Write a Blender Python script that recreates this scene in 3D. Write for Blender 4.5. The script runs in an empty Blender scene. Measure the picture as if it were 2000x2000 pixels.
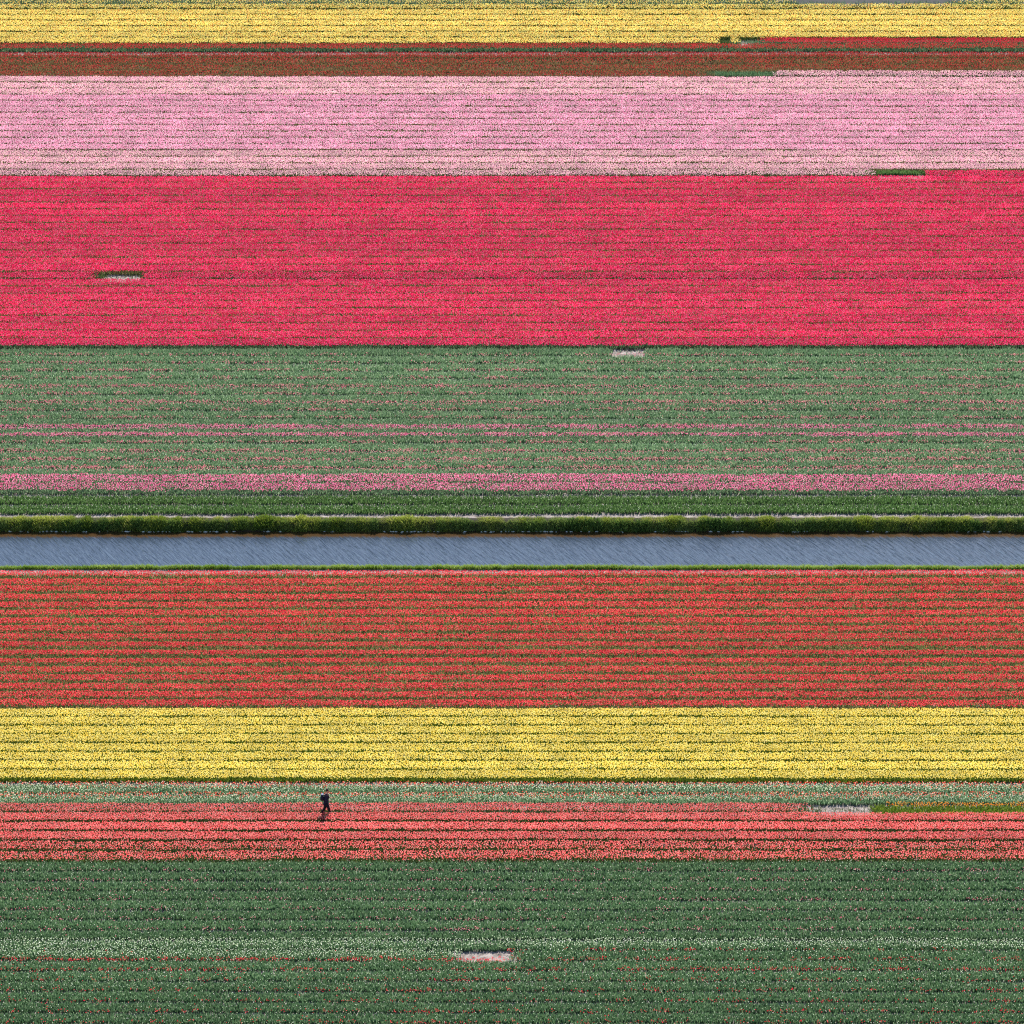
import bpy, math, random
import numpy as np
from mathutils import Vector

random.seed(7)
rng = np.random.default_rng(11)
scene = bpy.context.scene
C = scene.collection

# ------------------------------------------------------------------ camera
H = 162.0                      # camera height above the fields (m)
FPX = 12130.0                  # focal length in pixels of the 2000 px photograph
A0 = math.radians(20.9)        # angle of the optical axis below the horizon
cam_d = bpy.data.cameras.new('camera')
cam = bpy.data.objects.new('camera', cam_d)
C.objects.link(cam)
cam.location = (0, 0, H)
cam.rotation_euler = (math.pi / 2 - A0, 0, 0)
cam_d.sensor_width = 36.0
cam_d.lens = FPX / 2000.0 * 36.0
cam_d.clip_start = 1.0
cam_d.clip_end = 20000.0
scene.camera = cam

# ------------------------------------------------------------------ sky, sun, exposure
SUN_EL, SUN_AZ = math.radians(40), math.radians(9)      # azimuth from +Y towards +X
world = bpy.data.worlds.new('World')
scene.world = world
world.use_nodes = True
wn = world.node_tree
sky = wn.nodes.new('ShaderNodeTexSky')
sky.sky_type = 'NISHITA'
sky.sun_disc = False
sky.sun_elevation = SUN_EL
sky.sun_rotation = SUN_AZ
sky.air_density = 1.0
sky.dust_density = 0.3
sky.ozone_density = 2.0
wn.nodes['Background'].inputs['Strength'].default_value = 0.09
wn.links.new(sky.outputs[0], wn.nodes['Background'].inputs['Color'])
sun_d = bpy.data.lights.new('sun', 'SUN')
sun_d.energy = 4.6
sun_d.angle = math.radians(0.53)
sun_d.color = (1.0, 0.95, 0.87)
sun = bpy.data.objects.new('sun', sun_d)
C.objects.link(sun)
sdir = Vector((math.sin(SUN_AZ) * math.cos(SUN_EL), math.cos(SUN_AZ) * math.cos(SUN_EL), math.sin(SUN_EL)))
sun.rotation_euler = sdir.to_track_quat('Z', 'Y').to_euler()
sun.location = (0, 460, 80)
scene.view_settings.view_transform = 'Standard'
scene.view_settings.look = 'None'
scene.view_settings.gamma = 1.0
scene.view_settings.exposure = 0.95
scene.render.engine = 'CYCLES'
scene.cycles.use_denoising = False
scene.cycles.max_bounces = 5
scene.cycles.diffuse_bounces = 3
scene.cycles.transmission_bounces = 4
scene.cycles.pixel_filter_type = 'BLACKMAN_HARRIS'
scene.cycles.filter_width = 1.2


# ------------------------------------------------------------------ places: photograph row -> ground distance
def gy(py, z=0.0):
    return (H - z) / math.tan(A0 + math.atan((py - 1000.0) / FPX))


def gx(px, py, z=0.0):
    Y = gy(py, z)
    depth = Y * math.cos(A0) + (H - z) * math.sin(A0)
    return (px - 1000.0) / FPX * depth


# ------------------------------------------------------------------ helpers
def lin(r, g, b):
    def f(c):
        c /= 255.0
        return c / 12.92 if c <= 0.04045 else ((c + 0.055) / 1.055) ** 2.4
    return (f(r), f(g), f(b), 1.0)


def tag(o, label=None, cat=None, group=None, kind=None):
    if label: o['label'] = label
    if cat: o['category'] = cat
    if group: o['group'] = group
    if kind: o['kind'] = kind
    return o


def link(name, data, parent=None, material=None):
    o = bpy.data.objects.new(name, data)
    C.objects.link(o)
    if parent: o.parent = parent
    if material is not None:
        if not data.materials:
            data.materials.append(None)
        o.material_slots[0].link = 'OBJECT'
        o.material_slots[0].material = material
    return o


def tri_mesh(name, V, F, rnd=None):
    """V (n,3), F (m,3), rnd one value per vertex"""
    me = bpy.data.meshes.new(name)
    n, m = len(V), len(F)
    me.vertices.add(n)
    me.vertices.foreach_set('co', np.ascontiguousarray(V, dtype=np.float32).ravel())
    me.loops.add(m * 3)
    me.loops.foreach_set('vertex_index', np.ascontiguousarray(F, dtype=np.int32).ravel())
    me.polygons.add(m)
    me.polygons.foreach_set('loop_start', np.arange(0, m * 3, 3, dtype=np.int32))
    if rnd is not None:
        a = me.attributes.new('rnd', 'FLOAT', 'POINT')
        a.data.foreach_set('value', np.ascontiguousarray(rnd, dtype=np.float32))
    me.update(calc_edges=True)
    return me


def scatter(tV, tF, P, S, rot, lean=None, leandir=None):
    """copies of a template at P, scaled by S (n,3), turned by rot, leaning by a shear"""
    n, k = len(P), len(tV)
    V = tV[None, :, :] * S[:, None, :]
    c, s = np.cos(rot)[:, None], np.sin(rot)[:, None]
    X = V[:, :, 0] * c - V[:, :, 1] * s
    Y = V[:, :, 0] * s + V[:, :, 1] * c
    Z = V[:, :, 2]
    if lean is not None:
        X = X + Z * (lean * np.cos(leandir))[:, None]
        Y = Y + Z * (lean * np.sin(leandir))[:, None]
    V = np.stack([X, Y, Z], 2) + P[:, None, :]
    F = tF[None, :, :] + (np.arange(n) * k)[:, None, None]
    return V.reshape(-1, 3), F.reshape(-1, 3)


def join(parts):
    Vs, Fs, Rs, o = [], [], [], 0
    for V, F, R in parts:
        Vs.append(V); Fs.append(F + o); Rs.append(R); o += len(V)
    return np.concatenate(Vs), np.concatenate(Fs), np.concatenate(Rs)


def noise1(x, scale, r):
    """smooth random curve along x, about -1..1"""
    lo = x.min() / scale - 2
    g = r.uniform(-1, 1, int((x.max() - x.min()) / scale) + 6)
    t = x / scale - lo
    i = np.floor(t).astype(int)
    f = t - i
    f = f * f * (3 - 2 * f)
    return g[i] * (1 - f) + g[i + 1] * f


# flower: a cup of six faces with three pointed petal tips; leaf: a bent pointed blade; stem: a thin sliver
ang = np.arange(6) * math.pi / 3
fV = np.array([(0, 0, 0)] + [(math.cos(a), math.sin(a), .42 + .06 * (k % 2)) for k, a in enumerate(ang)]
              + [(.72 * math.cos(ang[2 * k]), .72 * math.sin(ang[2 * k]), 1.0) for k in range(3)])
fF = [(0, 1 + (k + 1) % 6, 1 + k) for k in range(6)]
for k in range(3):
    m = 1 + 2 * k
    fF += [(1 + (2 * k - 1) % 6, m, 7 + k), (m, 1 + (2 * k + 1) % 6, 7 + k)]
fF = np.array(fF)
lV = np.array([(-.45, 0, 0), (.45, 0, 0), (-1, .5, .62), (1, .5, .62), (0, 1, 1)], float)
lF = np.array([(0, 1, 3), (0, 3, 2), (2, 3, 4)])
sV = np.array([(-.5, 0, 0), (.5, 0, 0), (0, 0, 1)], float)
sF = np.array([(0, 1, 2)])

LEN, WID = 111.0, 1.4          # every bed is drawn up in these units and scaled to its width


def jitter_points(x0, x1, y0, y1, dens, r):
    st = 1 / math.sqrt(dens)
    nx, ny = max(1, int((x1 - x0) / st)), max(1, int(round((y1 - y0) / st)))
    X, Y = np.meshgrid(np.linspace(x0, x1, nx, endpoint=False), np.linspace(y0, y1, ny, endpoint=False))
    X, Y = X.ravel(), Y.ravel()
    X = X + r.uniform(0, 1.25, len(X)) * (x1 - x0) / nx
    Y = Y + r.uniform(0, 1.25, len(Y)) * (y1 - y0) / ny
    return X, Y


def bloom_mesh(name, r, dens, x0=-LEN / 2, x1=LEN / 2, patch=0.15, h=0.36, hw=0.5, size=1.0, edge=0.10, ymin=-1.0, ymax=1.0, taper=0.0):
    X, Y = jitter_points(x0, x1, ymin * WID / 2, ymax * WID / 2, dens, r)
    wob = noise1(X, .7, r) * edge + noise1(X, 3.1, r) * edge * .8
    wob2 = noise1(X, .6, r) * edge + noise1(X, 2.3, r) * edge * .8
    low = noise1(X, 2.0, r) * .6 + noise1(X, .55, r) * .4
    keep = (Y > ymin * WID / 2 + .06 + wob) & (Y < ymax * WID / 2 - .04 + wob2)
    # fewer flowers in ragged patches, most of them along the near side
    t = np.clip((Y / (WID / 2) - ymin) / (ymax - ymin), 0, 1)
    p = 1 - patch * (1.0 - .5 * t) - patch * 1.2 * np.clip(low, 0, 1) * (1.25 - t) - .35 * np.exp(-(t / .14) ** 2)
    if taper:
        p = p * np.clip((X - x0) / taper, 0, 1) * np.clip((x1 - X) / taper, 0, 1)
    keep &= r.uniform(0, 1, len(X)) < p
    X, Y = X[keep], Y[keep]
    n = len(X)
    sz = r.uniform(.8, 1.15, n) * size
    Z = h + r.normal(0, .022, n) + noise1(X, 1.7, r) * .015 - .05 * np.exp(-((Y / (WID / 2) - ymin) / .18) ** 2)
    Y = Y + noise1(X, 8.0, r) * .05
    P = np.stack([X, Y, Z], 1)
    S = np.stack([sz * r.uniform(.030, .040, n), sz * r.uniform(.030, .040, n), sz * r.uniform(.066, .082, n)], 1)
    V, F = scatter(fV, fF, P, S, r.uniform(0, 6.28, n), r.uniform(0, .45, n), r.uniform(0, 6.28, n))
    return tri_mesh(name, V, F, np.repeat(r.uniform(0, 1, n), len(fV)))


def leaf_mesh(name, r, dens, x0=-LEN / 2, x1=LEN / 2, h=.30, leaves=2, stem=.36, edge=.06, patch=0.0, taper=0.0, wide=1.0, reach=(.06, .17)):
    X, Y = jitter_points(x0, x1, -WID / 2, WID / 2, dens, r)
    wob = noise1(X, .8, r) * edge + noise1(X, 3.3, r) * edge
    wob2 = noise1(X, .8, r) * edge + noise1(X, 3.3, r) * edge
    keep = (Y > -WID / 2 + .05 + wob) & (Y < WID / 2 - .05 + wob2)
    p = 1 - patch * np.clip(noise1(X, 1.8, r) + noise1(X, .5, r) * .5, 0, 1)
    if taper:
        p = p * np.clip((X - x0) / taper, 0, 1) * np.clip((x1 - X) / taper, 0, 1)
    keep &= r.uniform(0, 1, len(X)) < p
    X, Y = X[keep], Y[keep]
    Y = Y + noise1(X, 8.0, r) * .05
    n = len(X)
    hv = noise1(X, 1.3, r) * .03
    one = r.uniform(0, 1, n)
    parts = []
    base = r.uniform(0, 6.28, n)
    for k in range(leaves):
        rot = base + k * 2.4 + r.normal(0, .4, n)
        zz = (h + hv) * r.uniform(.62, 1.08, n)
        S = np.stack([r.uniform(.020, .036, n) * wide, r.uniform(*reach, n), zz], 1)
        V, F = scatter(lV, lF, np.stack([X, Y, np.zeros(n)], 1), S, rot)
        parts.append((V, F, np.repeat(np.clip(one * .6 + r.uniform(0, .4, n), 0, 1), len(lV))))
    if stem:
        S = np.stack([np.full(n, .014), np.ones(n), stem + r.normal(0, .02, n)], 1)
        V, F = scatter(sV, sF, np.stack([X, Y, np.zeros(n)], 1), S, r.normal(0, .6, n), r.uniform(0, .12, n), r.uniform(0, 6.28, n))
        parts.append((V, F, np.repeat(one, 3)))
    return tri_mesh(name, *join(parts))


def strewn_mesh(name, r, per_m, x0=-LEN / 2, x1=LEN / 2, ylo=.55, yhi=.9, zlo=.16, zhi=.34, clump=1.0, size=1.0, spill=.12):
    """cut flower heads and petals caught along the far edge of a bed, in clumps"""
    n = int((x1 - x0) * per_m * 2.2)
    X = r.uniform(x0, x1, n)
    w = .5 + clump * (noise1(X, 1.6, r) * .7 + noise1(X, .45, r) * .6)
    keep = r.uniform(0, 1, n) < np.clip(w, 0, 1)
    X = X[keep]; n = len(X)
    Y = r.uniform(ylo, yhi, n)
    far = r.uniform(0, 1, n) < spill
    Y[far] = r.uniform(-.6, .6, far.sum())
    Z = r.uniform(zlo, zhi, n)
    Z[far] = zhi + .02
    P = np.stack([X, Y, Z], 1)
    sz = r.uniform(.7, 1.1, n) * size
    S = np.stack([sz * .036, sz * .036, sz * r.uniform(.05, .075, n)], 1)
    V, F = scatter(fV, fF, P, S, r.uniform(0, 6.28, n), r.uniform(0, 1.0, n), r.uniform(0, 6.28, n))
    return tri_mesh(name, V, F, np.repeat(r.uniform(0, 1, n), len(fV)))


# ------------------------------------------------------------------ materials
def nodes_of(name):
    m = bpy.data.materials.new(name)
    m.use_nodes = True
    nt = m.node_tree
    nt.nodes.clear()
    return m, nt, nt.nodes.new('ShaderNodeOutputMaterial')


def ramp(nt, cols, src):
    r = nt.nodes.new('ShaderNodeValToRGB')
    e = r.color_ramp.elements
    while len(e) < len(cols): e.new(.5)
    for k, (p, c) in enumerate(cols):
        e[k].position = p
        e[k].color = c
    nt.links.new(src, r.inputs[0])
    return r.outputs[0]


def plant_material(name, cols, trans, rough, spec, patch=.25, patch_scale=.35):
    """colour by plant (attribute rnd), slow drift of shade along the field, light passing through"""
    m, nt, out = nodes_of(name)
    at = nt.nodes.new('ShaderNodeAttribute'); at.attribute_name = 'rnd'
    col = ramp(nt, cols, at.outputs['Fac'])
    geo = nt.nodes.new('ShaderNodeNewGeometry')
    nz = nt.nodes.new('ShaderNodeTexNoise')
    nz.inputs['Scale'].default_value = patch_scale
    nz.inputs['Detail'].default_value = 3
    nt.links.new(geo.outputs['Position'], nz.inputs['Vector'])
    mr = nt.nodes.new('ShaderNodeMapRange')
    mr.inputs[1].default_value = .3; mr.inputs[2].default_value = .7
    mr.inputs[3].default_value = 1 - patch; mr.inputs[4].default_value = 1 + patch
    nt.links.new(nz.outputs[0], mr.inputs[0])
    oi = nt.nodes.new('ShaderNodeObjectInfo')
    bedv = nt.nodes.new('ShaderNodeMapRange')
    bedv.inputs[3].default_value = .92; bedv.inputs[4].default_value = 1.08
    nt.links.new(oi.outputs['Random'], bedv.inputs[0])
    val = nt.nodes.new('ShaderNodeMath'); val.operation = 'MULTIPLY'
    nt.links.new(mr.outputs[0], val.inputs[0]); nt.links.new(bedv.outputs[0], val.inputs[1])
    hsv = nt.nodes.new('ShaderNodeHueSaturation')
    nt.links.new(col, hsv.inputs['Color'])
    nt.links.new(val.outputs[0], hsv.inputs['Value'])
    pb = nt.nodes.new('ShaderNodeBsdfPrincipled')
    pb.inputs['Roughness'].default_value = rough
    pb.inputs['Specular IOR Level'].default_value = spec
    nt.links.new(hsv.outputs[0], pb.inputs['Base Color'])
    tr = nt.nodes.new('ShaderNodeBsdfTranslucent')
    nt.links.new(hsv.outputs[0], tr.inputs['Color'])
    mx = nt.nodes.new('ShaderNodeMixShader')
    mx.inputs[0].default_value = trans
    nt.links.new(pb.outputs[0], mx.inputs[1])
    nt.links.new(tr.outputs[0], mx.inputs[2])
    nt.links.new(mx.outputs[0], out.inputs[0])
    return m


def petals(name, *rgbs, trans=.45):
    n = len(rgbs)
    return plant_material(name, [(k / max(1, n - 1), lin(*c)) for k, c in enumerate(rgbs)], trans, .6, .12, .12, .5)


def leaves(name, *rgbs, trans=.38, spec=.3, rough=.5):
    n = len(rgbs)
    return plant_material(name, [(k / max(1, n - 1), lin(*c)) for k, c in enumerate(rgbs)], trans, rough, spec, .09, .3)


M = {
    'yellow':  petals('yellow_petals', (246, 215, 84), (250, 230, 122), (255, 242, 165)),
    'yfar':    petals('light_yellow_petals', (248, 175, 95), (252, 230, 118), (255, 238, 142), (255, 244, 170)),
    'maroon':  petals('dull_red_petals', (168, 44, 50), (196, 58, 62), (212, 88, 86)),
    'darkcrimson': petals('deep_crimson_petals', (194, 24, 56), (212, 40, 68), (226, 84, 100)),
    'palepink': petals('pale_pink_petals', (240, 165, 200), (250, 200, 212), (255, 226, 216)),
    'pink':    petals('pink_petals', (238, 148, 189), (246, 184, 209), (251, 214, 223)),
    'crimson': petals('crimson_petals', (224, 18, 88), (240, 40, 108), (250, 124, 162)),
    'rose':    petals('rose_petals', (226, 88, 145), (240, 132, 174), (250, 186, 206)),
    'red':     petals('red_petals', (212, 42, 62), (232, 68, 84), (246, 130, 130)),
    'coral':   petals('coral_petals', (236, 92, 96), (246, 128, 126), (252, 174, 166)),
    'scarlet': petals('scarlet_petals', (220, 60, 40), (236, 80, 70), (250, 150, 125), (250, 235, 215)),
    'orange':  petals('orange_petals', (230, 120, 40), (240, 160, 60), (245, 205, 100)),
    'white':   petals('white_petals', (190, 210, 165), (222, 232, 200), (245, 245, 235)),
    'strewn':  petals('strewn_red_petals', (200, 20, 50), (235, 50, 80), (245, 130, 125)),
    'strewnpink': petals('strewn_pink_petals', (212, 100, 128), (230, 142, 160), (242, 184, 180)),
    'leaf':    leaves('tulip_leaves', (52, 78, 34), (84, 104, 52), (112, 124, 72)),
    'leafolive': leaves('olive_green_tulip_leaves', (100, 110, 58), (138, 142, 86), (164, 162, 112)),
    'leafgrey': leaves('grey_green_tulip_leaves', (86, 122, 82), (122, 152, 110), (162, 182, 144)),
    'leafdark': leaves('dark_green_tulip_leaves', (66, 98, 64), (97, 129, 88), (134, 158, 120)),
    'leaffresh': leaves('mid_green_tulip_leaves', (66, 98, 50), (94, 126, 68), (124, 152, 94)),
    'leafbrown': leaves('dull_olive_tulip_leaves', (112, 96, 60), (142, 118, 80), (158, 140, 98)),
    'leafyellow': leaves('fresh_green_tulip_leaves', (84, 112, 26), (116, 138, 42), (140, 156, 70)),
}


def soil_material():
    m, nt, out = nodes_of('dry_sand_soil')
    geo = nt.nodes.new('ShaderNodeNewGeometry')
    n1 = nt.nodes.new('ShaderNodeTexNoise'); n1.inputs['Scale'].default_value = 1.9; n1.inputs['Detail'].default_value = 8; n1.inputs['Roughness'].default_value = .7
    n2 = nt.nodes.new('ShaderNodeTexNoise'); n2.inputs['Scale'].default_value = 14; n2.inputs['Detail'].default_value = 4
    for n in (n1, n2): nt.links.new(geo.outputs['Position'], n.inputs['Vector'])
    c = ramp(nt, [(.38, lin(96, 88, 82)), (.60, lin(166, 156, 150))], n1.outputs[0])
    pb = nt.nodes.new('ShaderNodeBsdfPrincipled'); pb.inputs['Roughness'].default_value = .95
    pb.inputs['Specular IOR Level'].default_value = .1
    nt.links.new(c, pb.inputs['Base Color'])
    b = nt.nodes.new('ShaderNodeBump'); b.inputs['Strength'].default_value = .8; b.inputs['Distance'].default_value = .05
    nt.links.new(n2.outputs[0], b.inputs['Height'])
    nt.links.new(b.outputs[0], pb.inputs['Normal'])
    nt.links.new(pb.outputs[0], out.inputs[0])
    return m


def plain(name, c1, c2, scale=8, rough=.8, bump=0, spec=.3):
    m, nt, out = nodes_of(name)
    tc = nt.nodes.new('ShaderNodeTexCoord')
    n1 = nt.nodes.new('ShaderNodeTexNoise'); n1.inputs['Scale'].default_value = scale; n1.inputs['Detail'].default_value = 5
    nt.links.new(tc.outputs['Object'], n1.inputs['Vector'])
    c = ramp(nt, [(.35, lin(*c1)), (.65, lin(*c2))], n1.outputs[0])
    pb = nt.nodes.new('ShaderNodeBsdfPrincipled'); pb.inputs['Roughness'].default_value = rough
    pb.inputs['Specular IOR Level'].default_value = spec
    nt.links.new(c, pb.inputs['Base Color'])
    if bump:
        b = nt.nodes.new('ShaderNodeBump'); b.inputs['Strength'].default_value = bump; b.inputs['Distance'].default_value = .02
        nt.links.new(n1.outputs[0], b.inputs['Height']); nt.links.new(b.outputs[0], pb.inputs['Normal'])
    nt.links.new(pb.outputs[0], out.inputs[0])
    return m


def water_material():
    m, nt, out = nodes_of('rippled_ditch_water')
    geo = nt.nodes.new('ShaderNodeNewGeometry')

    def layer(rz, sx, sy, detail, dist):
        mp = nt.nodes.new('ShaderNodeMapping')
        mp.vector_type = 'TEXTURE'
        mp.inputs['Rotation'].default_value[2] = rz
        mp.inputs['Scale'].default_value = (sx, sy, 1)
        nt.links.new(geo.outputs['Position'], mp.inputs['Vector'])
        n = nt.nodes.new('ShaderNodeTexNoise')
        n.inputs['Scale'].default_value = 1
        n.inputs['Detail'].default_value = detail
        n.inputs['Distortion'].default_value = dist
        nt.links.new(mp.outputs[0], n.inputs['Vector'])
        return n.outputs[0]
    a = layer(math.radians(-66), 1.9, .19, 2.5, .6)
    b = layer(math.radians(-50), .5, .08, 2, .2)
    mx = nt.nodes.new('ShaderNodeMath'); mx.operation = 'MULTIPLY_ADD'
    nt.links.new(b, mx.inputs[0]); mx.inputs[1].default_value = .06; nt.links.new(a, mx.inputs[2])
    bp = nt.nodes.new('ShaderNodeBump'); bp.inputs['Strength'].default_value = 1.0; bp.inputs['Distance'].default_value = .075
    nt.links.new(mx.outputs[0], bp.inputs['Height'])
    pb = nt.nodes.new('ShaderNodeBsdfPrincipled')
    sx = nt.nodes.new('ShaderNodeSeparateXYZ')          # far bank's reflection painted into silty brown, sky's into slate blue farther out
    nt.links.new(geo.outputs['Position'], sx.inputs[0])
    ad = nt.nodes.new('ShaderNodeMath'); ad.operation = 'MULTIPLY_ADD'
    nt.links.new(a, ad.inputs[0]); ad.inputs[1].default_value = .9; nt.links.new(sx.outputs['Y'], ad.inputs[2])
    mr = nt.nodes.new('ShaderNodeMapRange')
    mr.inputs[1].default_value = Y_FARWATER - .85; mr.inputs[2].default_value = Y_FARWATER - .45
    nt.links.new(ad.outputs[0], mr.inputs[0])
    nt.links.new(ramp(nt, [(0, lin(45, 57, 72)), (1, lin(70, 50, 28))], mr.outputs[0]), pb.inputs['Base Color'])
    pb.inputs['Roughness'].default_value = .12
    pb.inputs['IOR'].default_value = 1.48
    nt.links.new(bp.outputs[0], pb.inputs['Normal'])
    nt.links.new(pb.outputs[0], out.inputs[0])
    return m



# ------------------------------------------------------------------ ground with the ditch cut into it, and the water
WZ = -.70
Y_FARSAND = gy(1011.5, 0)             # front of the sand strip, where the far bank begins to fall
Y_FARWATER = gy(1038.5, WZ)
Y_NEARTOP = gy(1110.5, 0)             # crest of the near bank
Y_NEARWATER = Y_NEARTOP + .55
M['soil'] = soil_material()
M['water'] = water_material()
prof = [(-400, 0), (Y_NEARTOP - .35, 0), (Y_NEARTOP, -.03), (Y_NEARWATER, WZ - .05), (Y_NEARWATER + .5, WZ - .7),
        (Y_FARWATER - .5, WZ - .7), (Y_FARWATER, WZ - .04), (Y_FARWATER + .12, WZ + .15), (Y_FARWATER + .42, -.13), (Y_FARSAND - .3, -.03), (Y_FARSAND, 0), (4000, 0)]
xs = [-3000, -400, -80, -40, 0, 40, 80, 400, 3000]
V, F = [], []
for x in xs:
    for y, z in prof: V.append((x, y, z))
n = len(prof)
for i in range(len(xs) - 1):
    for j in range(n - 1):
        F.append((i * n + j, (i + 1) * n + j, (i + 1) * n + j + 1, i * n + j + 1))
me = bpy.data.meshes.new('ground'); me.from_pydata(V, [], F); me.update()
g = link('ground', me, None, M['soil']); tag(g, 'pale dry sandy soil under the flower beds', None, None, 'structure')
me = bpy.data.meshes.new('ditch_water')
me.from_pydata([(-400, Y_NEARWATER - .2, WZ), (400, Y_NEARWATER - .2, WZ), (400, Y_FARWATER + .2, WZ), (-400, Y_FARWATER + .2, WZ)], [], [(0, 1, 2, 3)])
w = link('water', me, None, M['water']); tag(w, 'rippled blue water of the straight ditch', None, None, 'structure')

# ------------------------------------------------------------------ mesh stock shared by the beds
R = lambda k: np.random.default_rng(100 + k)
DENSE = [bloom_mesh('dense_blooms', R(k), 135, patch=.12, size=1.1, edge=.055) for k in (1, 2)]
MED = [bloom_mesh('thinner_blooms', R(k), 95, patch=.34, edge=.13, size=1.08) for k in (3, 4)]
LEAF = [leaf_mesh('leaves_below_blooms', R(k), 95, patch=.1, wide=1.35) for k in (5, 6)]
LUSH = [leaf_mesh('headed_leaves', R(k), 98, h=.36, leaves=2, stem=0, patch=.12, wide=1.3, edge=.03, reach=(.04, .13)) for k in (8, 9, 10)]
STREW = [strewn_mesh('strewn_heads', R(k), 9) for k in (11, 12, 13)]
STREWN_FEW = [strewn_mesh('strewn_heads', R(k), 4.5) for k in (23, 24)]
STREWN_MORE = [strewn_mesh('strewn_heads', R(k), 15) for k in (21, 22)]
FLECK = [bloom_mesh('scattered_small_flowers', R(k), 9, patch=.2, h=.33, size=.62) for k in (14, 15)]
WHITE = [bloom_mesh('many_small_flowers', R(k), 55, patch=.3, h=.34, size=.8) for k in (16, 17)]
RAG = [bloom_mesh('ragged_blooms', R(k), 60, patch=.55, edge=.2, h=.36, size=1.05) for k in (27, 28)]
SOME = [bloom_mesh('some_flowers', R(k), 22, patch=.55, h=.36, size=1.0) for k in (18, 19)]

ORD = ['zeroth', 'first', 'second', 'third', 'fourth', 'fifth', 'sixth', 'seventh', 'eighth', 'ninth', 'tenth', 'eleventh', 'twelfth',
       'thirteenth', 'fourteenth', 'fifteenth', 'sixteenth', 'seventeenth', 'eighteenth', 'nineteenth', 'twentieth', 'twenty-first',
       'twenty-second', 'twenty-third', 'twenty-fourth', 'twenty-fifth']
ZREF = .33
cnt = [0]


def bed(y_far, y_near, layers, label, group, width=None, off=0.0, hs=1.0, x_mid=0.0, shift=True, name='tulip_bed'):
    """one planted bed from y_far to y_near; layers = (part name, mesh, material, y scale, y offset, z scale)"""
    cnt[0] += 1
    r = np.random.default_rng(900 + cnt[0])
    e = bpy.data.objects.new(name, None)
    e.empty_display_size = .3
    C.objects.link(e)
    e.location = (x_mid, (y_far + y_near) / 2, 0)
    e.rotation_euler = (0, 0, r.normal(0, .0008))
    tag(e, label, 'flower bed', group)
    w = (y_far - y_near) if width is None else width
    for (pn, me, mat, ys, yo, zs) in layers:
        o = link(pn, me, e, M[mat])
        o['kind'] = 'stuff'
        flip = shift and r.uniform() < .5 and pn != 'fallen_blooms'
        o.scale = ((-1 if flip else 1), w / WID * ys, zs * hs)
        o.location = ((r.uniform(-4.5, 4.5) if shift else 0), yo * w, 0)
    return e


def lines(py_far, py_near, n, z=ZREF):
    a, b = gy(py_far, z), gy(py_near, z)
    return [a + (b - a) * k / n for k in range(n + 1)]


def pick(stock):
    return stock[int(rng.integers(len(stock)))]


G_YFAR = 'far yellow tulip beds'
# ---- far yellow field, nine beds, the nearest one is handled below
L = lines(-24, 85.4, 10)
for k in range(9):
    if k in (1, 2):
        xa, xb = gx(1540 if k == 1 else 1565, 2), gx(1890 if k == 1 else 1845, 2)
        for (p, q, sd) in ((-57, xa, 'left'), (xb, 57, 'right')):
            bed(L[k], L[k + 1], [('blooms', bloom_mesh('b', R(20 + k + len(sd)), 60, p, q, patch=.4, taper=3), 'yfar', .93, .02, 1),
                                 ('foliage', leaf_mesh('f', R(25 + k + len(sd)), 70, p, q, taper=1.5), 'leafdark', .93, 0, 1)],
                f'{ORD[9 - k]} yellow tulip bed back from the dark red strip, {sd} of the grey patch', G_YFAR, shift=False)
        if k == 2:
            bed(L[k], L[k + 1], [('foliage', leaf_mesh('f', R(29), 24, xa - 1, xb + 1, h=.26, stem=0, patch=.8), 'leafdark', .9, 0, 1)],
                'thin flowerless green strip in front of the grey patch, top right', None, shift=False)
        continue
    bed(L[k], L[k + 1], [('blooms', pick(DENSE if k > 3 else MED), 'yfar', .93, .02, 1), ('foliage', pick(LEAF), 'leaf', .93, 0, 1)],
        f'{ORD[9 - k]} whole yellow tulip bed back from the dark red strip at the top', G_YFAR)
y0, y1 = L[9], L[10]
w = y0 - y1
xa, xb, xc = gx(1408, 80), gx(1424, 80), gx(1440, 80)
bed(y0, y1, [('blooms', bloom_mesh('b', R(30), 125, -56, xa, patch=.14, taper=.5), 'yfar', .93, .02, 1), ('foliage', leaf_mesh('f', R(31), 95, -56, xb), 'leaf', .93, 0, 1)],
    'nearest far yellow tulip bed, broken off before the dark green clump', G_YFAR, shift=False)
bed(y0, y1, [('blooms', bloom_mesh('b', R(32), 110, xb, xc + .3, patch=.2, taper=.3), 'yfar', .93, .02, 1), ('foliage', leaf_mesh('f', R(33), 80, xb, xc + .3), 'leafdark', .93, 0, 1)],
    'short yellow tulip clump just past the end of the nearest far yellow bed', None, shift=False)
xd = gx(1500, 80)
bed(y0, y1, [('blooms', bloom_mesh('b', R(34), 120, xd - 1.2, 56, patch=.14, taper=1.5), 'darkcrimson', .93, .02, 1), ('foliage', leaf_mesh('f', R(35), 95, xd - 2.5, 56, taper=2), 'leafdark', .93, 0, 1)],
    'short red tulip bed continuing the broken yellow row on the right', None, shift=False)

# ---- single dark red bed in front, its green side in full view
bed(gy(85.4, ZREF), gy(97, ZREF), [('blooms', MED[0], 'maroon', .9, .04, 1), ('foliage', LUSH[0], 'leafdark', .97, 0, 1)],
    'lone dark red tulip bed between the far yellow field and a dark gap', 'dark red tulip beds')

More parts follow.
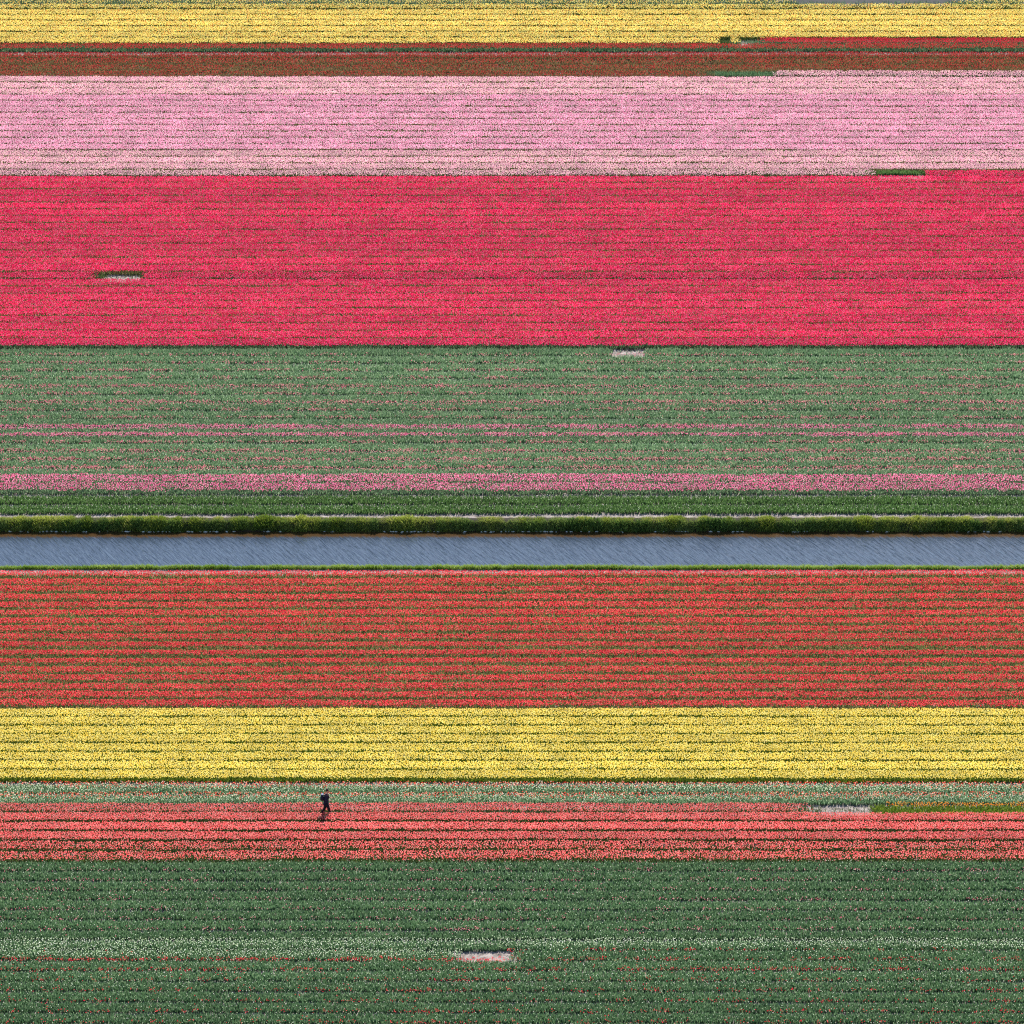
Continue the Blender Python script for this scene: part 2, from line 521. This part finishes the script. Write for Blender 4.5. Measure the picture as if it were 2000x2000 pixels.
# ---- dark red field
L = lines(102.6, 150.5, 4)
for k in range(3):
    bed(L[k], L[k + 1], [('blooms', pick(MED if k == 0 else RAG), 'maroon', .93, .03, 1), ('foliage', pick(LUSH), 'leafbrown', .95, 0, .98)],
        f'{ORD[k + 1]} dull dark red tulip bed below the dark gap', 'dark red tulip beds')
xa, xb = gx(1385, 145), gx(1505, 145)
bed(L[3], L[4], [('blooms', bloom_mesh('b', R(40), 60, -54, xa, patch=.45, taper=2), 'maroon', .93, .03, 1), ('foliage', leaf_mesh('f', R(41), 90, -54, xa + .5, h=.34, stem=0), 'leafbrown', .95, 0, 1)],
    'dull dark red tulip bed ending at a green gap beside pale pink', 'dark red tulip beds', shift=False)
bed(L[3] + .3, L[4] + .65, [('foliage', leaf_mesh('f', R(42), 100, xa - .5, xb + 1.5, h=.36, stem=0, taper=1.2), 'leafdark', .8, 0, 1)],
    'narrow flowerless green strip between the dark red and pale pink bed ends', None, shift=False)
bed(L[3], L[4], [('blooms', bloom_mesh('b', R(43), 120, xb, 54, patch=.25, taper=.8), 'palepink', .93, .03, 1), ('foliage', leaf_mesh('f', R(44), 95, xb, 54), 'leaf', .93, 0, 1)],
    'short pale pink tulip bed on the right, continuing the dark red row', 'pale pink tulip beds', shift=False)

# ---- pink fields
L = lines(150.5, 345, 16)
for k in range(15):
    pale = k < 3 or k >= 12
    if k < 3:
        lab = f'{ORD[k + 1]} full-length pale pink tulip bed below the dull dark red field'
    elif k < 12:
        lab = f'{ORD[k - 2]} deeper pink tulip bed from the far side of the pink field'
    else:
        lab = f'{ORD[k - 11]} pale pink tulip bed nearer than the deeper pink ones'
    bed(L[k], L[k + 1], [('blooms', pick(DENSE), 'palepink' if pale else 'pink', .93 if k not in (11,) else .88, .02 if k != 11 else 0.06, 1), ('foliage', pick(LEAF), 'leafolive', .95, 0, 1)],
        lab, 'pale pink tulip beds' if pale else 'pink tulip beds')
xa, xb = gx(1712, 338), gx(1802, 338)
bed(L[15], L[16], [('blooms', bloom_mesh('b', R(50), 115, -52, xa, patch=.28, taper=1.2), 'palepink', .9, .06, 1), ('foliage', leaf_mesh('f', R(51), 80, -52, xa), 'leaf', .97, 0, 1)],
    'pale pink tulip bed along the crimson field, ending at a green gap', 'pale pink tulip beds', shift=False)
bed(L[15] + .35, L[16] + 1.05, [('foliage', leaf_mesh('f', R(52), 110, xa - 1.6, xb + .6, h=.36, stem=0, taper=1.6), 'leaffresh', .7, 0, 1)],
    'short flowerless green strip at the pale pink and crimson border', None, shift=False)
bed(L[15], L[16], [('blooms', bloom_mesh('b', R(53), 125, xb, 52, patch=.14, taper=.5), 'crimson', .97, -.02, 1), ('foliage', leaf_mesh('f', R(54), 95, xb, 52), 'leaf', .95, 0, 1)],
    'short crimson tulip bed stepping up into the pale pink field on the right', 'crimson tulip beds', shift=False)

# ---- crimson field
L = lines(345, 676.6, 24)
for k in range(24):
    if k == 14:
        xa, xb = gx(214, 540), gx(277, 540)
        bed(L[k], L[k + 1], [('blooms', bloom_mesh('b', R(60), 125, -48, xa - .8, patch=.15, taper=.8), 'crimson', .95, .02, 1), ('foliage', leaf_mesh('f', R(61), 75, -48, xa, taper=.9), 'leaf', .95, 0, 1), ('stray_plants', leaf_mesh('f', R(64), 14, xa - .3, xb, h=.2, stem=0), 'leaf', .95, 0, 1)],
            'short crimson tulip bed left of the small white bare patch', 'crimson tulip beds', shift=False)
        bed(L[k], L[k + 1], [('blooms', bloom_mesh('b', R(62), 125, xb, 48, patch=.15, taper=.5), 'crimson', .95, .02, 1), ('foliage', leaf_mesh('f', R(63), 75, xb - .1, 48), 'leaf', .95, 0, 1)],
            'crimson tulip bed right of the small white bare patch', 'crimson tulip beds', shift=False)
        continue
    bed(L[k], L[k + 1], [('blooms', pick(DENSE), 'crimson', .95, .02, 1), ('foliage', pick(LEAF if k < 23 else LUSH), 'leafolive' if k < 23 else 'leafdark', .93 if k < 23 else .99, 0, 1)],
        f'{ORD[k + 1]} crimson tulip row down from the pale pink field', 'crimson tulip beds')

# ---- headed green field with cut pink heads lying along the beds, the last two still in bloom
L = lines(676.6, 960.5, 18)
for k in range(18):
    gl = 'headed green tulip beds'
    if k == 0:
        xa, xb = gx(1199, 688), gx(1256, 688)
        bed(L[k], L[k + 1], [('foliage', leaf_mesh('f', R(70), 105, -46, xa, h=.36, stem=0, wide=1.3, taper=.5, reach=(.04, .13)), 'leafgrey', .82, 0, 1), ('stray_plants', leaf_mesh('f', R(72), 10, xa, xb, h=.2, stem=0), 'leafgrey', .9, 0, 1)],
            'headed green tulip bed along the crimson field, left of the white patch', gl, shift=False)
        bed(L[k], L[k + 1], [('foliage', leaf_mesh('f', R(71), 105, xb, 46, h=.36, stem=0, wide=1.3, taper=.5, reach=(.04, .13)), 'leafgrey', .82, 0, 1)],
            'headed green tulip bed along the crimson field, right of the white patch', gl, shift=False)
        continue
    if k >= 16:
        bed(L[k], L[k + 1], [('blooms', MED[k - 16], 'rose', 1.0, .03, 1), ('foliage', LUSH[k - 16], 'leafgrey', .96, 0, .92)],
            f'{"farther" if k == 16 else "nearer"} of the two rose pink beds near the ditch', 'rose pink tulip beds')
        continue
    lay = [('foliage', pick(LUSH), 'leafgrey', .80, 0, 1)]
    if k in (10, 11):
        lay.append(('blooms', RAG[k - 10], 'rose', .62 if k == 10 else .5, .18 if k == 10 else .24, 1))
    lay.append(('fallen_blooms', pick(STREWN_MORE if k > 2 else STREW), 'strewnpink', 1, .05, 1))
    if k in (5, 7, 13, 14, 15):
        lay.append(('scattered_blooms', pick(SOME), 'strewnpink', .6, .12, 1))
    lay.append(('flecks', pick(FLECK), 'white', .9, 0, 1))
    bed(L[k], L[k + 1], lay, f'{ORD[k + 1]} green bed below the crimson field, with cut pink heads', gl)
L = [gy(964.2, ZREF), gy(982, ZREF), gy(999.2, ZREF)]
for k in range(2):
    bed(L[k], L[k + 1], [('foliage', LUSH[k], 'leaffresh', .82, .02, 1), ('flecks', FLECK[k], 'white', .85, 0, 1)],
        ['plain green bed between the rose pink bed and the ditch-side one', 'plain green bed along the sandy strip of the ditch'][k], 'plain green beds by the ditch')

# ---- near red field
L = lines(1115.5, 1384.6, 17)
for k in range(17):
    thin = k in (9, 10, 11)
    bed(L[k], L[k + 1], [('blooms', pick(MED), 'red', .58 if thin else .74, .16 if thin else .11, 1.03), ('edge_blooms', pick(SOME), 'red', .95, -.02, 1.0),
                         ('foliage', pick(LUSH), 'leafolive', .93, 0, .95)],
        f'{ORD[k + 1]} red tulip bed toward the camera from the ditch', 'red tulip beds')

# ---- near yellow field
L = lines(1384.6, 1522.6, 8)
for k in range(8):
    bed(L[k], L[k + 1], [('blooms', pick(DENSE), 'yellow', .92, .03, 1), ('foliage', pick(LEAF), 'leafyellow', .93, 0, 1)],
        f'{ORD[k + 1]} near yellow tulip bed down from the red field' if k < 7 else 'near yellow tulip bed with its green side in view', 'near yellow tulip beds')

# ---- two sparse mixed beds
L = [gy(1527.3, ZREF), gy(1547.5, ZREF), gy(1567, ZREF)]
for k in range(2):
    bed(L[k], L[k + 1], [('blooms', SOME[k], 'scarlet', .8, .08, 1.03), ('edge_blooms', SOME[1 - k], 'scarlet', .5, .2, 1), ('flecks', WHITE[k], 'white', .85, -.04, 1.0), ('foliage', LUSH[k + 1], 'leafgrey', .84, 0, .97)],
        ['sparse green and red tulip bed right below the near yellow field', 'sparse green and red tulip bed bordering the coral field'][k], 'sparse mixed tulip beds')

# ---- coral field
L = lines(1568.5, 1680.5, 6)
CORAL_PATH = L[1]
xa, xb = gx(1612, 1580), gx(1701, 1580)
bed(L[0], L[1], [('blooms', bloom_mesh('b', R(80), 120, -40, xa - .8, patch=.16, taper=2.2), 'coral', .95, .03, .92), ('foliage', leaf_mesh('f', R(81), 70, -40, xa, taper=1.5), 'leaf', .92, 0, .92), ('stray_plants', leaf_mesh('f', R(84), 13, xa - 1, xb, h=.2, stem=0), 'leaf', .92, 0, 1)],
    'farthest coral tulip bed, with the person at it, ending at bare soil', 'coral tulip beds', shift=False)
bed(L[0], L[1], [('blooms', bloom_mesh('b', R(82), 70, xb + .8, 42, patch=.3, ymin=.1, ymax=1.1, taper=1), 'orange', .95, .05, .95), ('foliage', leaf_mesh('f', R(83), 110, xb - .3, 42, h=.34, stem=0, taper=.8), 'leafyellow', .97, 0, 1)],
    'short green bed with orange flowers right of the grey bare patch', None, shift=False)
for k in range(1, 6):
    thin = k >= 4
    bed(L[k], L[k + 1], [('blooms', pick(MED if thin else DENSE), 'coral', .84 if not thin else .92, .06 if not thin else .03, .92), ('foliage', pick(LEAF), 'leaf', .88, 0, .92)],
        f'{ORD[k + 1]} coral tulip bed from the far side of the coral field', 'coral tulip beds')

# ---- near green field
L = lines(1678.6, 2037, 18)
for k in range(18):
    gl = 'near green tulip beds'
    if k in (7,):
        pass
    lay = [('foliage', pick(LUSH), 'leafdark', .82 if k not in (7,) else .74, 0, 1)]
    if k < 8:
        lay += [('fallen_blooms', pick(STREWN_FEW), 'strewnpink', 1, .05, .95), ('flecks', pick(FLECK), 'white', .95, 0, 1.05)]
        lab = f'{ORD[k + 1]} dark green headed bed below the coral field'
    elif k in (8, 9):
        lay += [('flecks', WHITE[k - 8], 'white', 1, 0, 1.05)]
        lab = 'white flecked green bed on the far side of the pink-white bare patch'
    else:
        lay += [('fallen_blooms', pick(STREW if k < 12 else STREWN_FEW), 'strewn', 1, .05, 1), ('flecks', pick(FLECK), 'white', .95, 0, 1.05)]
        if k < 13:
            lay.append(('flecks', pick(FLECK), 'white', .95, 0, 1.05))
        lab = f'{ORD[k - 9]} green bed with red specks counted down from the bare patch'
    if k == 9:
        xa, xb = gx(886, 1866) + .5, gx(1004, 1866) - .4
        for (p, q, lb, sd) in ((-38, xa, 'white flecked green bed left of the pink-white bare patch', 90), (xb, 38, 'green bed with red specks right of the pink-white bare patch', 93)):
            bed(L[k], L[k + 1], [('foliage', leaf_mesh('f', R(sd), 105, p, q, h=.36, stem=0, wide=1.3, taper=1.1, reach=(.04, .13)), 'leafdark', .88, 0, 1),
                                 ('flecks', bloom_mesh('b', R(sd + 1), 55 if sd == 90 else 15, p, q, patch=.3, h=.34, size=.72), 'white', 1, 0, 1.05),
                                 ('fallen_blooms', strewn_mesh('s', R(sd + 2), 9 if sd == 90 else 5, p, q, ylo=-.9 if sd == 90 else .5, yhi=-.6 if sd == 90 else .8), 'strewn', 1, 0, 1)],
                lb, gl, shift=False)
        o = link('fallen_petals', strewn_mesh('s', R(97), 30, xa + .1, xb - .2, ylo=-.85, yhi=-.25, zlo=.0, zhi=.06, spill=.05), None, M['strewn'])
        o.location = (0, (L[k] + L[k + 1]) / 2, 0)
        tag(o, 'pinkish red petals strewn over the bare patch in the near green field', 'petals', None, 'stuff')
        continue
    bed(L[k], L[k + 1], lay, lab, gl)

# ------------------------------------------------------------------ grass on the two banks of the ditch
bV = np.array([(-1, 0, 0), (1, 0, 0), (0, .55, .75), (0, 1, 1)], float)
bF = np.array([(0, 1, 2), (1, 3, 2)])


def ground_z(Y):
    ys = np.array([p[0] for p in prof]); zs = np.array([p[1] for p in prof])
    return np.interp(Y, ys, zs)


def grass_mesh(name, r, n, x0, x1, ya, yb, h0, h1, width, edge=.1, hv=1.0):
    X = r.uniform(x0, x1, n)
    t = r.uniform(0, 1, n)
    Y = ya + (yb - ya) * t + noise1(X, 1.1, r) * edge + noise1(X, 4, r) * edge
    hh = (h0 + (h1 - h0) * t) * (1 + .35 * hv * noise1(X, .6, r) + .3 * hv * noise1(X, 2.6, r)) * r.uniform(.6, 1.2, n)
    P = np.stack([X, Y, ground_z(Y) - .02], 1)
    S = np.stack([r.uniform(.5, 1.2, n) * width, hh * r.uniform(.15, .7, n), hh], 1)
    V, F = scatter(bV, bF, P, S, r.uniform(0, 6.28, n))
    V3, F3 = V, F
    return tri_mesh(name, V3, F3, np.repeat(np.clip(r.uniform(0, .6, n) + .25 + .3 * noise1(X, 1.9, r), 0, 1), len(bV)))


M['bankgrass'] = leaves('bank_grass_blades', (62, 90, 32), (108, 130, 44), (150, 162, 64), (176, 176, 98), trans=.45, spec=.3, rough=.5)
M['verge'] = leaves('verge_grass_blades', (96, 128, 44), (128, 156, 62), (152, 172, 86), trans=.45, spec=.3, rough=.5)
M['reed'] = leaves('reed_blades', (52, 80, 38), (96, 124, 56), (140, 152, 84), trans=.4, spec=.25, rough=.5)
M['bankmud'] = plain('dark_bank_mud', (34, 28, 20), (56, 46, 34), 2, .9, .4)
M['stone'] = plain('pale_bank_stones', (190, 184, 172), (232, 228, 220), 3, .9)
o = link('bank_grass', grass_mesh('bank_grass', R(200), 80000, -52, 52, Y_FARWATER - .02, Y_FARSAND + .12, .32, .15, .014, .06, 1.7), None, M['bankgrass'])
tag(o, 'tall yellow-green grass on the far bank of the ditch', 'grass', None, 'stuff')
o = link('verge_grass', grass_mesh('verge_grass', R(201), 60000, -48, 48, Y_NEARWATER - .1, Y_NEARTOP - .25, .40, .32, .013, .03, .35), None, M['verge'])
tag(o, 'low bright green grass strip along the near edge of the ditch', 'grass', None, 'stuff')
o = link('waterside_reeds', grass_mesh('waterside_reeds', R(203), 42000, -52, 52, Y_FARWATER - .04, Y_FARWATER + .46, .30, .26, .014, .06, 1.7), None, M['reed'])
tag(o, 'dark green reedy growth hanging down the far bank to the waterline', 'reeds', None, 'stuff')
bp_ = [(y, z) for (y, z) in prof if Y_FARWATER - .01 <= y <= Y_FARSAND + .01]
me = bpy.data.meshes.new('ditch_bank')
me.from_pydata([(x, y, z + .006) for x in (-400, 400) for (y, z) in bp_], [], [(k, len(bp_) + k, len(bp_) + k + 1, k + 1) for k in range(len(bp_) - 1)])
o = link('ditch_bank', me, None, M['bankmud']); tag(o, 'dark muddy slope of the far ditch bank', None, None, 'structure')
# pale pebbles and dead reed bits at the foot of the far bank
r = R(202)
n = 420
X = r.uniform(-50, 50, n)
keep = r.uniform(0, 1, n) < .5 + .6 * noise1(X, 2.2, r)
X = X[keep]; n = len(X)
oV = np.array([(1, 0, 0), (-1, 0, 0), (0, 1, 0), (0, -1, 0), (0, 0, 1), (0, 0, -1)], float)
oF = np.array([(0, 2, 4), (2, 1, 4), (1, 3, 4), (3, 0, 4), (2, 0, 5), (1, 2, 5), (3, 1, 5), (0, 3, 5)])
Yp = Y_FARWATER - .03 + r.normal(0, .05, n)
V, F = scatter(oV, oF, np.stack([X, Yp, np.full(n, WZ + .02)], 1), np.stack([r.uniform(.05, .2, n), r.uniform(.03, .08, n), r.uniform(.03, .07, n)], 1), r.normal(0, .4, n))
o = link('bank_pebbles', tri_mesh('bank_pebbles', V, F, np.zeros(len(V))), None, M['stone'])
tag(o, 'pale pebbles along the waterline under the far bank', 'pebbles', None, 'stuff')

# ------------------------------------------------------------------ grey bare ground at the far top right
M['mud'] = plain('damp_grey_soil', (34, 35, 38), (56, 55, 58), 1.2, .9, .6)
r = R(210)
xa, xb = gx(1530, 2), gx(1900, 2)
top, bot = [], []
for k in range(25):
    x = xa + (xb - xa) * k / 24
    top.append((x, gy(-25) + r.uniform(-.3, .3), .004)); bot.append((x, gy(16) + r.uniform(-.3, .3), .004))
n = len(top)
me = bpy.data.meshes.new('damp_soil_patch')
me.from_pydata(top + bot, [], [(k, n + k, n + k + 1, k + 1) for k in range(n - 1)]); me.update()
o = link('damp_soil_patch', me, None, M['mud']); tag(o, 'grey bare ground behind the far yellow beds, top right', None, None, 'structure')

# ------------------------------------------------------------------ the walker between the coral beds
M['skin'] = plain('skin', (196, 140, 116), (206, 150, 126), 20, .6)
M['jacket'] = plain('navy_jacket_cloth', (26, 28, 50), (38, 40, 64), 30, .85, .3)
M['trousers'] = plain('black_trouser_cloth', (22, 20, 28), (30, 28, 36), 30, .9, .3)
M['hair'] = plain('dark_hair', (24, 20, 20), (36, 30, 28), 60, .6)
M['shoe'] = plain('dark_shoe_leather', (26, 24, 26), (40, 38, 40), 20, .6)
M['pack'] = plain('dark_backpack_fabric', (26, 30, 48), (36, 40, 60), 25, .7, .2)
M['packtop'] = plain('backpack_top_highlight', (64, 80, 118), (80, 98, 136), 25, .6, .2)  # highlight on the bag's top painted as a lighter blue
M['eye'] = plain('dark_eyes', (18, 14, 12), (24, 18, 16), 10, .3)


def skinned(name, pts, edges, mat, parent, levels=1):
    me = bpy.data.meshes.new(name)
    me.from_pydata([p[:3] for p in pts], edges, [])
    o = bpy.data.objects.new(name, me)
    C.objects.link(o)
    o.parent = parent
    o.modifiers.new('skin', 'SKIN')
    for k, v in enumerate(me.skin_vertices[0].data):
        v.radius = (pts[k][3], pts[k][4] if len(pts[k]) > 4 else pts[k][3])
        v.use_root = (k == 0)
    sb = o.modifiers.new('smooth', 'SUBSURF'); sb.levels = levels; sb.render_levels = levels
    me.materials.append(mat)
    return o


def ellipsoid(name, c, rad, mat, parent, cut=None, seg=12, rings=8):
    V, F = [], []
    for i in range(rings + 1):
        t = math.pi * i / rings
        for j in range(seg):
            a = 2 * math.pi * j / seg
            x, y, z = math.sin(t) * math.cos(a), math.sin(t) * math.sin(a), math.cos(t)
            if cut: x, y, z = cut(x, y, z)
            V.append((c[0] + rad[0] * x, c[1] + rad[1] * y, c[2] + rad[2] * z))
    for i in range(rings):
        for j in range(seg):
            F.append((i * seg + j, (i + 1) * seg + j, (i + 1) * seg + (j + 1) % seg, i * seg + (j + 1) % seg))
    me = bpy.data.meshes.new(name); me.from_pydata(V, [], F); me.update()
    for p in me.polygons: p.use_smooth = True
    me.materials.append(mat)
    o = bpy.data.objects.new(name, me); C.objects.link(o); o.parent = parent
    return o


PX, PY = gx(637, 1595), CORAL_PATH + .1
person = bpy.data.objects.new('person', None); C.objects.link(person)
person.location = (PX, PY, 0)
person.scale = (1.05, 1.05, 1.07)
tag(person, 'person in dark clothes walking between the coral tulip beds', 'person')
# facing +X; +Y is the left side (away from the camera)
pts = [(0, 0, 1.0, .13), (.01, 0, 1.16, .12), (.03, 0, 1.34, .13), (.05, 0, 1.47, .10), (.085, 0, 1.56, .055), (.105, 0, 1.63, .068), (.115, 0, 1.70, .085), (.105, 0, 1.765, .068)]
ed = [(0, 1), (1, 2), (2, 3), (3, 4), (4, 5), (5, 6), (6, 7)]
def chain(start, more):
    last = start
    for p in more:
        pts.append(p); ed.append((last, len(pts) - 1)); last = len(pts) - 1
    return last
chain(6, [(.205, 0, 1.685, .014)])                                   # nose
chain(0, [(.02, -.08, .92, .07), (.19, -.1, .52, .062), (.25, -.1, .28, .055), (.26, -.1, .09, .04), (.37, -.1, .045, .03)])
chain(0, [(-.02, .08, .92, .07), (-.08, .1, .51, .062), (-.22, .1, .30, .055), (-.32, .1, .12, .04), (-.22, .1, .045, .03)])
for sy, el, wr in ((-1, (-.03, -.27, 1.17), (.22, -.19, 1.13)), (1, (.03, .27, 1.18), (.27, .15, 1.17))):
    w_ = chain(3, [(.03, sy * .19, 1.45, .062), (*el, .045), (*wr, .03)])
    pm = chain(w_, [(wr[0] + .06, wr[1] + .01, wr[2] + .01, .032)])
    for f, (dy, dz, ln) in enumerate(((-.03, .01, .075), (-.01, .016, .085), (.01, .012, .08), (.028, .0, .06))):
        chain(pm, [(wr[0] + .10, wr[1] + dy, wr[2] + dz, .009), (wr[0] + .10 + ln * .6, wr[1] + dy, wr[2] + dz - .025, .008)])
    chain(w_, [(wr[0] + .05, wr[1] - sy * .045, wr[2] + .03, .010), (wr[0] + .09, wr[1] - sy * .05, wr[2] + .035, .009)])
skinned('body', pts, ed, M['skin'], person)
pts = [(0, 0, .98, .165), (.01, 0, 1.15, .16), (.025, 0, 1.33, .165), (.035, 0, 1.46, .13), (.065, 0, 1.54, .07), (0, 0, .86, .185), (0, 0, .72, .195)]
ed = [(0, 1), (1, 2), (2, 3), (3, 4), (0, 5), (5, 6)]
for sy, el, wr in ((-1, (-.03, -.27, 1.17), (.19, -.195, 1.135)), (1, (.03, .27, 1.18), (.24, .165, 1.172))):
    chain(3, [(.03, sy * .2, 1.44, .085), (*el, .068), (*wr, .046)])
skinned('jacket', pts, ed, M['jacket'], person)
pts = [(0, 0, 1.05, .15), (.0, 0, .93, .15)]
ed = [(0, 1)]
chain(1, [(.05, -.1, .84, .14), (.19, -.1, .52, .09), (.25, -.1, .28, .078), (.26, -.1, .11, .07)])
chain(1, [(-.04, .1, .84, .14), (-.08, .1, .51, .09), (-.22, .1, .30, .078), (-.31, .1, .14, .07)])
skinned('trousers', pts, ed, M['trousers'], person)
ellipsoid('shoe', (.32, -.1, .05), (.15, .055, .055), M['shoe'], person)
ellipsoid('shoe', (-.27, .1, .06), (.14, .055, .055), M['shoe'], person)
ellipsoid('hair', (.095, 0, 1.745), (.115, .105, .10), M['hair'], person, lambda x, y, z: (x if x < .5 else .5 + (x - .5) * .3, y, z if z > -.5 or x < .1 else -.25))
for sy in (-1, 1):
    ellipsoid('eye', (.188, sy * .034, 1.715), (.010, .014, .009), M['eye'], person, None, 8, 6)
    ellipsoid('ear', (.10, sy * .095, 1.69), (.022, .012, .034), M['skin'], person, None, 8, 6)
ellipsoid('mouth', (.185, 0, 1.645), (.008, .024, .008), M['trousers'], person, None, 8, 6)

pack = bpy.data.objects.new('backpack', None); C.objects.link(pack)
pack.location = (PX - .235, PY, 1.15)
tag(pack, 'dark backpack with a painted light blue highlight on top, worn by the walker', 'backpack')
box = lambda x, y, z: tuple(math.copysign(abs(v) ** .45, v) for v in (x, y, z))
ellipsoid('bag_body', (0, 0, .2), (.10, .16, .22), M['pack'], pack, box)
ellipsoid('top_flap', (.0, 0, .405), (.085, .13, .04), M['packtop'], pack, box)
ellipsoid('front_pocket', (-.10, 0, .13), (.035, .12, .11), M['pack'], pack, box)
for sy in (-1, 1):
    pts = [(.06, sy * .10, .38, .018), (.22, sy * .12, .44, .018), (.41, sy * .13, .36, .018), (.43, sy * .14, .18, .018), (.30, sy * .17, .05, .014), (.08, sy * .14, .03, .014)]
    skinned('shoulder_strap', pts, [(k, k + 1) for k in range(5)], M['pack'], pack)
